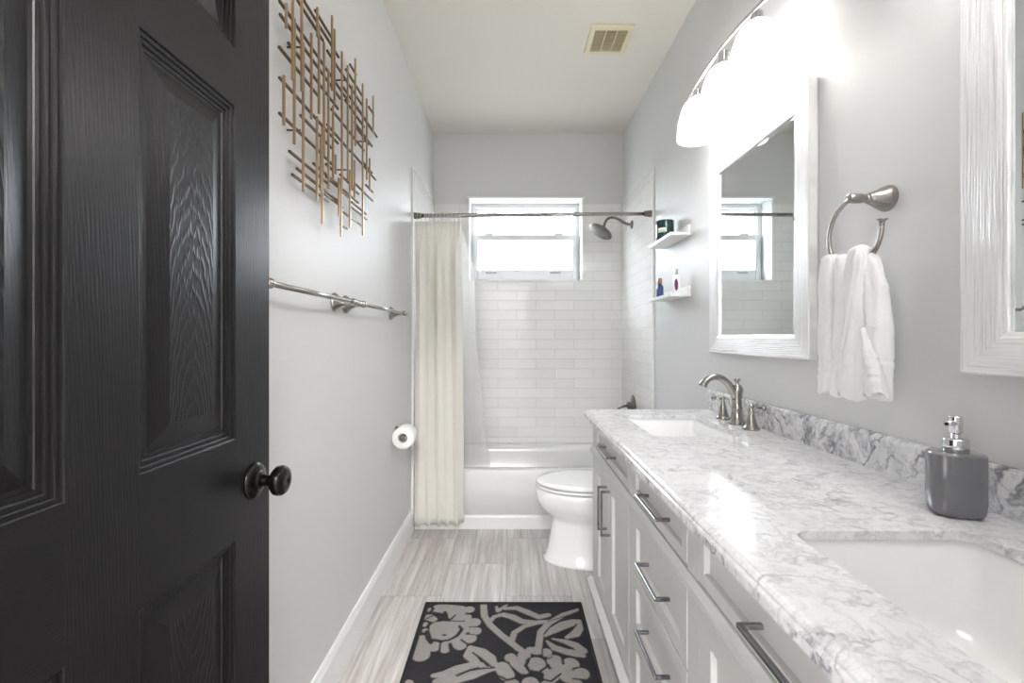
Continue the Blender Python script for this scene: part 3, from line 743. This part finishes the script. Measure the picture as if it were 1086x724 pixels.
hor = [(296.2,.6,370),(296.8,14.9,361),(305.5,45.3,358.6),(295.9,49.7,338.4),(296.2,82,358.6),(296.2,119.8,356),(318.5,122,352),(306.7,160,348),(314.8,178.6,359),(309.8,184.8,348.7),
 (332.2,173,380),(315.4,0,342.8),(322.3,.6,359.3),(334,10.6,352),(346.8,53.4,384),(366.7,73.3,384),(371,68,377.8),(391,113,396.5),(366,106,386),(363.6,92,396),(377,111,400),
 (351.2,115.4,386),(346.8,132,372),(376,129.5,394.7),(377,134,391),(345.6,173.7,356),(360.5,184.8,374),(372,160,398.4),(385,172,394.7),(377,195,395.3),(388,196,395.3),(372.9,214,388.4),
 (364.2,225,384),(371,217.8,389),(343.7,205,363),(361,238,368.5),(374,199.8,380.4),(361.7,202,371),(345.5,187,358)]
for px, py, pe in hor:
    Ya = -XH*F/(541.5-px); Yb = -XH*F/(541.5-pe); z = 1.21+(357.5-py)*Ya/F; t_ = .0032
    q = MB(); q.box(XH-t_, XH+t_, Ya, Yb, z-t_, z+t_); q.build('crossbar', M['darkbrass'], scp)
for px, py in ((312, 50), (312, 138), (362.5, 85), (362, 180), (385, 150)):
    Y = .6*F/(541.5-px); z = 1.21+(357.5-py)*Y/F
    q = MB(); q.tube([(XL, Y, z), (XV, Y, z)], .003, 8); q.build('standoff', M['darkbrass'], scp)

# ================================================================== TOWEL BARS
def towel_bar(ya, yb, fa_, fb_, lab):
    t = empty('towel_bar', (XL, (ya+yb)/2, 1.333)); tag(t, lab, 'towel bar', None)
    z, xb = 1.333, -.550
    q = MB(); q.tube([(xb, ya, z), (xb, yb, z)], .0075, 16); q.build('bar', M['nickel'], t)
    for y, f in ((ya, -fa_), (yb, fb_)):
        q = MB(); q.lathe((XL, y, z), (1,0,0), [(.001,0),(.034,0),(.034,.005),(.030,.010),(.019,.022),(.012,.036),(.009,.048),(.011,.052),(.009,.056),(.0085,.062)])
        q.lathe((xb, y-.016, z), (0,1,0), [(.007,0),(.0125,.003),(.0135,.008),(.0105,.012),(.0125,.017),(.0125,.022),(.0105,.026),(.008,.032)])
        s_ = 1 if f > 0 else -1
        q.lathe((xb, y+s_*.014, z), (0,s_,0), [(.008,0),(.006,.006),(.0055,.010),(.010,.014),(.012,.019),(.0105,.024),(.004,.0265),(.0001,.027)])
        q.build('post', M['nickel'], t)
towel_bar(1.035, 1.600, .02, .03, 'brushed nickel towel bar nearer the black door, below the rod sculpture')
towel_bar(1.705, 2.350, .03, .06, 'brushed nickel towel bar farther along, ending near the shower curtain')

# ================================================================== TOILET PAPER
th = empty('paper_holder', (XL, 2.46, .69)); tag(th, 'brushed nickel toilet paper holder on the left wall beside the curtain', 'paper holder')
q = MB(); q.lathe((XL, 2.462, .70), (1,0,0), [(.001,0),(.030,0),(.030,.005),(.022,.012),(.012,.02),(.010,.03)]); q.build('rosette', M['darknickel'], th)
q = MB(); q.tube([(XL+.01, 2.462, .70), (-.575, 2.462, .70), (-.560, 2.458, .698), (-.556, 2.445, .696), (-.556, 2.345, .696)], .0075)
q.lathe((-.556, 2.345, .696), (0,-1,0), [(.0075,0),(.0095,.003),(.0105,.008),(.0105,.012),(.008,.015),(.0001,.016)]); q.build('arm', M['darknickel'], th)
q = MB(); c_ = (-.556, 0, .690); n = 44
def ringy(r_, y): return [(c_[0]+r_*math.cos(2*PI*j/n), y, c_[2]+r_*math.sin(2*PI*j/n)) for j in range(n)]
q.loft([ringy(.024, 2.345), ringy(.054, 2.345), ringy(.057, 2.348), ringy(.057, 2.442), ringy(.054, 2.445), ringy(.024, 2.445), ringy(.024, 2.345)], cap0=False, cap1=False)
q.box(-.499, -.4985, 2.347, 2.443, .655, .690) if False else None
solo('toilet_paper_roll', q, M['paper'], 'white roll of toilet paper on the left wall holder', 'toilet paper')

# ================================================================== TOWEL RING + HAND TOWEL
tr_ = empty('towel_ring', (XR, 1.086, 1.541)); tag(tr_, 'brushed nickel open towel ring with flared rosette between the mirrors', 'towel ring')
q = MB(); q.lathe((XR, 1.086, 1.541), (-1,0,0), [(.001,0),(.031,0),(.031,.004),(.028,.012),(.020,.028),(.0135,.044),(.010,.047),(.0115,.050),(.010,.053),(.009,.056),(.0105,.060),(.0115,.064),(.0115,.092),(.009,.095),(.0001,.096)]); q.build('bracket', M['nickel'], tr_)
q = MB(); pts = []; RX, RY, RZ, RR = .818, 1.086, 1.458, .083
for i in range(49):
    a = PI/2 + (3*PI/2)*i/48            # from top, over the far side, bottom, to the near side
    pts.append((RX, RY - RR*math.cos(a), RZ + RR*math.sin(a)))
q.tube(pts, .0052, 12)
q.lathe((RX, RY-RR, RZ-.001), (0,-.12,1), [(.0052,0),(.0054,.006),(.0075,.010),(.0105,.012),(.0105,.014),(.0001,.0145)], 20)
q.build('ring', M['nickel'], tr_)
# towel: a bundle with deep pleats hanging over the bottom of the ring
q = MB()
def c2y(cx_, xp): return xp*F_/(850+cx_/2.585-541.5)
F_ = 482.7
def pleat(xp, top, bot, n=64, m=80, curl=1.0, seed=0, depth=.022):
    """one soft fold of terry: (crop x, crop y, half width) at top, any midpoints and bottom"""
    ky = [top] + bot; rings = []
    for i in range(m+1):
        t = i/m; g = t*(len(ky)-1); a_ = min(int(g), len(ky)-2); f = g-a_
        f = f*f*(3-2*f)*.5+f*.5
        cxp = ky[a_][0]+(ky[a_+1][0]-ky[a_][0])*f; cyp = ky[a_][1]+(ky[a_+1][1]-ky[a_][1])*f; hw = ky[a_][2]+(ky[a_+1][2]-ky[a_][2])*f
        yc = c2y(cxp, xp); z = 1.21+(357.5-(160+cyp/2.585))*yc/F_
        tz = (z-1.06)/.37; r = hw/2.585*yc/F_*1.12
        cap = min(1, (t/.055))**.5 if t < .055 else 1
        band = sum(math.exp(-((tz-bz)/.012)**2) for bz in (.27, .215, .165))
        ring = []
        for j in range(n):
            an = 2*PI*j/n; c, s_ = math.cos(an), math.sin(an)
            w1 = 1 + .10*math.sin(3*an+seed+2.0*t) + .06*math.sin(5*an+2*seed-3*t)
            yy = yc + r*c*cap*w1*(1-.05*band); xx = xp + depth*s_*cap*w1*(1-.10*band)*(.75+.35*t)
            nz = (noise.noise(Vector((xx*230, yy*230, z*230)))*.0016 + noise.noise(Vector((xx*40, yy*40, z*22)))*.003)*(.25 if band > .3 else 1)
            zz_ = z + .006*math.sin(2*an+seed)*t*t + .004*noise.noise(Vector((yy*90, xx*90, 1)))*t
            ring.append((min(xx+s_*nz, .895), yy+c*nz, zz_))
        rings.append(ring)
    q.loft(rings)
pleat(.838, (125, 300, 50), [(140, 420, 72), (146, 560, 84), (146, 655, 84)], seed=1.1, depth=.030)   # back layer
pleat(.808, (82, 283, 22), [(76, 340, 30), (76, 500, 30), (80, 560, 30), (80, 662, 28)], seed=.4, depth=.022)
pleat(.806, (116, 282, 16), [(122, 380, 24), (118, 560, 26), (120, 668, 26)], seed=2.2, depth=.024)
pleat(.800, (163, 257, 20), [(158, 330, 27), (158, 450, 27), (152, 560, 30), (150, 676, 32)], seed=3.0, depth=.026)
pleat(.812, (186, 278, 16), [(203, 370, 28), (212, 480, 28), (214, 580, 27), (208, 676, 30)], seed=4.4, depth=.024)
pleat(.786, (160, 272, 8), [(148, 360, 12), (134, 470, 14), (122, 550, 16), (120, 640, 22), (122, 668, 22)], seed=5.0, depth=.012)   # turned-back hem
pleat(.790, (172, 480, 6), [(182, 540, 14), (200, 610, 20), (214, 668, 22)], seed=6.0, depth=.014)
solo('hand_towel', q, M['towel'], 'white terry hand towel hanging folded through the towel ring', 'towel')

# ================================================================== SHOWER ROD, CURTAIN, LINER
rod = empty('curtain_rod', (.14, 2.868, 1.98)); tag(rod, 'brushed nickel tension curtain rod spanning the tub alcove', 'curtain rod')
RYY = 2.875; zr = lambda x: 1.977 + (x-XL)/(XR-XL)*.013
q = MB(); q.tube([(XL+.02, RYY, zr(XL)), (-.08, RYY, zr(-.08))], .0135, 16); q.build('rod_tube', M['nickel'], rod)
q = MB(); q.tube([(-.10, RYY, zr(-.10)), (XR-.02, RYY, zr(XR))], .0115, 16); q.build('inner_tube', M['nickel'], rod)
for x, s_ in ((XL+.0115, 1), (XR-.0115, -1)):
    q = MB(); q.lathe((x, RYY, zr(x)), (s_,0,0), [(.001,0),(.021,0),(.021,.006),(.018,.030),(.017,.045),(.0001,.045)]); q.build('end_cap', M['darknickel'], rod)

cu = empty('shower_curtain', (-.46, 2.835, .05)); tag(cu, 'ivory pleated fabric shower curtain pulled to the left outside the tub', 'curtain')
nu, nv = 300, 40; vs = []; rng = random.Random(3)
ph = [rng.uniform(-.35, .35) for _ in range(9)]
for iv in range(nv+1):
    t = iv/nv; z = 1.935 - t*(1.935-.045)
    for iu in range(nu+1):
        u = iu/nu
        amp = .009 + .021*min(1, t/.2) + .004*t
        f = 5.2*u*2*PI + .6*math.sin(u*9+1) + ph[int(u*8)]*0
        x = -.604 + u*(.300 - .012*(1-t)) + .013*math.sin(2*f)*min(1, .3+t) + .004*math.sin(3*t+u*7)
        y = 2.832 + amp*math.sin(f)*(0.72+.28*math.sin(u*13+2)) + .004*math.sin(17*u+4*t) - .004
        if t < .12:
            g = 1 - t/.12; y = y*(1-g) + (2.85 + .006*math.sin(u*12*2*PI))*g
        dz = .007*math.sin(f*1.0+1)*t*t
        vs.append((max(x, XL+.006), min(y, 2.868 if z > .4 or True else y), z+dz))
q = MB(); W1 = nu+1
q.add(vs, [(i*W1+j, i*W1+j+1, (i+1)*W1+j+1, (i+1)*W1+j) for i in range(nv) for j in range(nu)], 0, True)
q.build('fabric', M['curtain'], cu, solid=.0012)
for k in range(12):
    x = -.590 + k*.0245; q = MB()
    q.tube([(x+.004*math.sin(a*.5), RYY-.002+.0195*math.cos(a)-.006*(math.sin(a) < 0), zr(x)-.010+.028*math.sin(a)) for a in [2*PI*i/20 for i in range(21)]], .0014, 6)
    q.build('ring', M['chrome'], cu)
q = MB(); nu, nv = 60, 40; vs = []
for iv in range(nv+1):
    t = iv/nv; z = 1.935-t*1.72
    xr_ = -.322 + .085*min(1, t/.16) + .03*t + .09*max(0, (t-.45)/.55)
    for iu in range(nu+1):
        u = iu/nu; x0_ = -.585+.10*t; x = x0_ + u*(xr_-x0_)
        y = 2.897 + .105*min(1, t/.85)**1.2 + .009*math.sin(u*26+1.5*t)*min(1, .3+t) + .006*math.sin(u*9+3*t)
        vs.append((x, y, z))
W1 = nu+1; q.add(vs, [(i*W1+j, i*W1+j+1, (i+1)*W1+j+1, (i+1)*W1+j) for i in range(nv) for j in range(nu)], 0, True)
solo('shower_liner', q, M['liner'], 'translucent shower liner hanging inside the tub behind the ivory curtain', 'shower liner', solid=.0008)

# ================================================================== SHOWER HEAD, TUB VALVE
sh = empty('overhead_shower', (XR-.011, 3.33, 2.034)); tag(sh, 'brushed nickel round shower head on curved arm, right tiled wall', 'shower head')
q = MB(); q.lathe((XR-.011, 3.33, 2.034), (-1,0,0), [(.001,0),(.031,0),(.031,.004),(.022,.011),(.012,.014),(.0001,.014)]); q.build('flange', M['darknickel'], sh)
pts = bez((XR-.012, 3.33, 2.034), (.82, 3.33, 2.03), (.80, 3.33, 2.092), (.735, 3.33, 2.085), 14) + bez((.735, 3.33, 2.085), (.70, 3.33, 2.08), (.69, 3.33, 2.05), (.682, 3.33, 2.018), 8)[1:]
q = MB(); q.tube(pts, .0098, 14); q.build('arm', M['darknickel'], sh)
q = MB(); ax = Vector((-.53, -.13, -.84)).normalized(); c0 = Vector((.684, 3.33, 2.022))
q.lathe(c0, ax, [(.012,0),(.015,.010),(.022,.018),(.045,.026),(.075,.036),(.088,.042),(.091,.048),(.090,.053),(.085,.055)], 40)
q.lathe(c0+ax*.0555, ax, [(.0001,0),(.085,0),(.084,.002),(.0001,.003)], 40, 1)
u_ = ax.cross(Vector((0,0,1))).normalized(); w_ = ax.cross(u_)
for rr_, nn_ in ((.022, 6), (.044, 12), (.068, 18)):
    for j in range(nn_):
        p = c0 + ax*.0585 + (u_*math.cos(2*PI*j/nn_) + w_*math.sin(2*PI*j/nn_))*rr_
        q.lathe(p, ax, [(.0035,0),(.0028,.004),(.0001,.0042)], 8, 2)
q.build('spray_head', [M['darknickel'], M['sprayface'], M['chrome']], sh)
vl = empty('shower_valve', (XR-.011, 3.33, .72)); tag(vl, 'dark nickel tub valve plate with lever on the right tiled wall', 'shower valve')
q = MB(); q.lathe((XR-.011, 3.30, .715), (-1,0,0), [(.001,0),(.078,0),(.078,.003),(.07,.008),(.03,.014),(.026,.018),(.025,.042),(.02,.046),(.0001,.046)], 36); q.build('plate', M['darknickel'], vl)
q = MB(); q.tube([(XR-.050, 3.30, .715), (XR-.085, 3.30, .708), (XR-.125, 3.29, .692)], [.010, .007, .006]); q.build('lever', M['darknickel'], vl)

# ================================================================== CEILING VENT
vt = empty('ceiling_vent', (.535, 2.49, ZC)); tag(vt, 'square cream bathroom exhaust vent grille on the ceiling', 'vent')
vx0, vx1, vy0, vy1 = .42, .65, 2.375, 2.61; zc = ZC
q = MB(); e = .028
R = lambda ins, z: [(vx0+ins, vy0+ins, z), (vx0+ins, vy1-ins, z), (vx1-ins, vy1-ins, z), (vx1-ins, vy0+ins, z)]
q.loft([R(0, zc-.0005), R(0, zc-.006), R(.006, zc-.014), R(e, zc-.016), R(e, zc-.004)], smooth=False, cap0=False, cap1=False); q.build('vent_frame', M['vent'], vt)
q = MB(); q.box(vx0+e, vx1-e, vy0+e, vy1-e, zc-.004, zc-.0006); q.build('cavity', M['ventdark'], vt)
q = MB()
for i in range(16):
    y = vy0+e+.005+i*(vy1-vy0-2*e-.010)/15
    q.add([(vx0+e, y-.0035, zc-.0145), (vx1-e, y-.0035, zc-.0145), (vx1-e, y+.0028, zc-.006), (vx0+e, y+.0028, zc-.006),
           (vx0+e, y-.0022, zc-.0155), (vx1-e, y-.0022, zc-.0155), (vx1-e, y+.0040, zc-.007), (vx0+e, y+.0040, zc-.007)],
          [(0,3,2,1),(4,5,6,7),(0,1,5,4),(2,3,7,6),(1,2,6,5),(3,0,4,7)])
for xx in (vx0+e+.060, vx0+e+.118): q.box(xx-.002, xx+.002, vy0+e, vy1-e, zc-.0158, zc-.005)
q.build('louvre_grille', M['vent'], vt)

# ================================================================== RUG
RX0, RX1, RY0, RY1 = -.382, .316, .90, 2.062
def g2w(x, y, org): # crop pixels (7.7 per photo pixel) to floor metres
    px = org + x/7.7; py = 630 + y/7.7
    Y = 1.198*F/(py-357.5); return ((px-541.5)*Y/F, Y)
G, H = 420, 530
gray = [ # polylines (origin, [(x,y,r)...])
 (G,[(290,120,30)]),(G,[(350,108,42),(430,115,48),(520,125,50)]),(G,[(600,118,34)]),(G,[(480,165,45),(570,182,38)]),(G,[(270,182,32),(310,200,28)]),(G,[(238,240,26)]),(G,[(238,288,22)]),
 (G,[(205,365,45),(215,425,50),(205,488,58)]),(G,[(345,260,55),(320,320,42),(390,345,30)]),(G,[(400,255,60),(450,300,60)]),(G,[(470,240,50),(560,235,40),(640,222,42)]),
 (G,[(560,280,42),(650,292,38)]),(G,[(540,330,40),(600,352,46)]),(G,[(490,380,44),(525,412,40)]),(G,[(450,372,34)]),(G,[(400,400,28),(400,440,36)]),(G,[(310,420,46)]),
 (G,[(715,80,24),(722,170,26),(770,245,26),(860,325,26),(950,395,26),(1050,470,26)]),
 (G,[(765,220,16),(800,178,18),(880,155,18),(960,170,16),(1020,200,16)]),(G,[(820,95,10),(832,130,16),(905,80,10)]),
 (H,[(40,110,16),(140,105,24),(230,140,28),(320,180,25),(395,162,22)]),(H,[(0,160,14),(80,175,22),(180,215,28),(290,225,25),(390,215,18)]),
 (H,[(320,225,18),(200,255,19),(120,305,22),(95,380,24),(150,440,22)]),
 (H,[(650,115,14),(520,160,22),(400,230,25),(335,300,26),(320,400,26),(315,460,28)]),
 (H,[(370,335,10),(440,285,34),(520,245,42),(600,222,36),(650,215,24)]),(H,[(550,345,18),(620,315,36),(650,270,34),(660,220,24)]),
 (H,[(385,375,10),(450,430,30),(550,462,32),(640,478,34),(685,495,18)]),(H,[(430,355,8),(540,380,24),(620,410,34),(680,455,34)]),
 (H,[(250,450,32)]),(H,[(300,452,38)]),(H,[(380,468,38)]),(H,[(200,490,42)]),(H,[(90,510,40)]),(H,[(150,550,52),(200,600,45)]),(H,[(450,535,52),(500,600,50)]),(H,[(580,562,56)]),(H,[(668,640,52)]),
 (H,[(300,560,60)]),(H,[(20,590,50),(60,650,50)]),(H,[(420,655,56)]),(H,[(560,660,56)]),(H,[(350,600,36)]),(H,[(620,725,46)]),(H,[(250,720,56)]),(H,[(100,730,50)]),(H,[(400,750,60)]),
 (G,[(610,430,26),(600,490,44),(650,545,32),(700,580,16)]),(G,[(620,436,28),(700,465,42),(770,515,42),(800,560,28)]),
 (G,[(305,655,20),(400,648,40),(500,605,42),(600,575,32),(700,562,20),(760,590,10)]),(G,[(330,705,30),(480,685,42),(620,650,40),(740,615,22),(820,600,10)]),(G,[(100,722,34)])]
dark = [
 (G,[(270,88,9),(305,110,10),(275,152,12)]),(G,[(400,140,13),(412,180,14),(390,205,10),(330,212,7)]),(G,[(484,165,7),(440,202,8)]),(G,[(400,212,5),(560,214,5)]),(G,[(345,175,8),(352,212,9)]),
 (G,[(518,255,10),(538,280,13),(500,330,13),(430,368,10),(385,372,7)]),(G,[(255,300,18),(265,350,22),(285,390,14)]),(G,[(443,400,14),(455,455,18)]),(G,[(584,310,8),(596,310,8)]),
 (G,[(535,365,8),(575,395,8)]),(G,[(600,262,5),(690,258,5)]),(G,[(565,155,5),(620,158,5)]),(G,[(640,325,5),(570,318,5)]),(G,[(388,325,9),(402,326,9)]),(G,[(360,400,6),(355,470,8)]),(G,[(300,170,6),(245,195,5)]),
 (H,[(60,130,6),(150,155,8),(250,187,5)]),(H,[(390,347,7),(500,325,8),(580,290,9),(628,240,6)]),(H,[(440,370,6),(520,410,8),(600,432,6)]),(H,[(395,215,4),(560,165,4)]),
 (H,[(240,520,11),(213,575,13),(255,635,11)]),(H,[(400,572,8),(330,622,10),(345,650,9)]),(H,[(0,660,8),(60,692,10),(160,668,10),(260,650,10),(345,645,8)]),(H,[(352,640,9),(352,685,9),(420,702,9),(500,640,7)]),
 (H,[(508,500,8),(520,560,9)]),(H,[(600,600,8),(640,590,8)]),(H,[(600,682,7),(710,690,7)]),(H,[(128,615,6),(160,640,8)]),(H,[(430,505,5),(390,520,5)]),(H,[(345,440,4),(350,495,6)]),
 (G,[(500,657,9),(620,606,7),(720,598,6),(805,592,6)]),(G,[(630,470,7),(700,522,8),(750,582,6)]),(G,[(255,260,10),(280,225,8)])]
nx, ny = 230, 384
gx = np.linspace(RX0, RX1, nx); gy = np.linspace(RY0, RY1, ny)
PX, PYY = np.meshgrid(gx, gy)
def field(shapes):
    best = np.full(PX.shape, 1.0)
    for rot in (0, 1):
        for org, pl_ in shapes:
            W_ = []
            for x, y, r_ in pl_:
                a, b_ = g2w(x, y, org); rm = r_/7.7*b_/F
                if rot:
                    a = (RX0+RX1) - a; b_ = 2*1.515 - b_
                W_.append((a, b_, rm*(1.28 if (r_ >= 32 and len(pl_) <= 3) else 1.12)))
            if len(W_) == 1: W_.append(W_[0])
            for (a0, b0, r0), (a1, b1, r1) in zip(W_, W_[1:]):
                dx, dy = a1-a0, b1-b0; L2 = dx*dx+dy*dy
                t = np.clip(((PX-a0)*dx + (PYY-b0)*dy)/L2, 0, 1) if L2 > 1e-12 else 0*PX
                d = np.hypot(PX-(a0+t*dx), PYY-(b0+t*dy)) - (r0+(r1-r0)*t)
                best = np.minimum(best, d)
    return best
dg = field(gray); dd = field(dark)
sig = np.clip(.5 - dg/.004, 0, 1)*np.clip(.5 + dd/.004, 0, 1)
edge = np.minimum.reduce([PX-RX0, RX1-PX, PYY-RY0, RY1-PYY])
sig = sig*np.clip((edge-.014)/.003, 0, 1)
hz = .0075 + .0028*sig
rs = np.random.RandomState(2); hz = hz + rs.uniform(-.0004, .0004, hz.shape)
hz[edge < .004] = .001
rv_ = np.stack([PX.ravel(), PYY.ravel(), hz.ravel()], 1)
off = Vector(((RX0+RX1)/2, (RY0+RY1)/2, 0)); rv_ = rv_ - np.array(off)
fs = [(i*nx+j, i*nx+j+1, (i+1)*nx+j+1, (i+1)*nx+j) for i in range(ny-1) for j in range(nx-1)]
rug = empty('floral_rug', off); tag(rug, 'charcoal bath rug with grey floral pattern lying on the tile floor', 'rug')
me = bpy.data.meshes.new('pile'); me.from_pydata([tuple(p) for p in rv_.tolist()], [], fs)
me.materials.append(M['rug']); at = me.attributes.new('pattern', 'FLOAT', 'POINT'); at.data.foreach_set('value', sig.ravel().astype(np.float32))
me.polygons.foreach_set('use_smooth', [True]*len(me.polygons)); me.update()
o = bpy.data.objects.new('pile', me); COL.objects.link(o); o.parent = rug
q = MB(); zt = .0105
for (a, b_) in (((RX0, RY0), (RX1, RY0)), ((RX1, RY0), (RX1, RY1)), ((RX1, RY1), (RX0, RY1)), ((RX0, RY1), (RX0, RY0))):
    q.tube([(a[0], a[1], .0055), (b_[0], b_[1], .0055)], .0055, 8)
q.build('binding', M['rugedge'], rug)
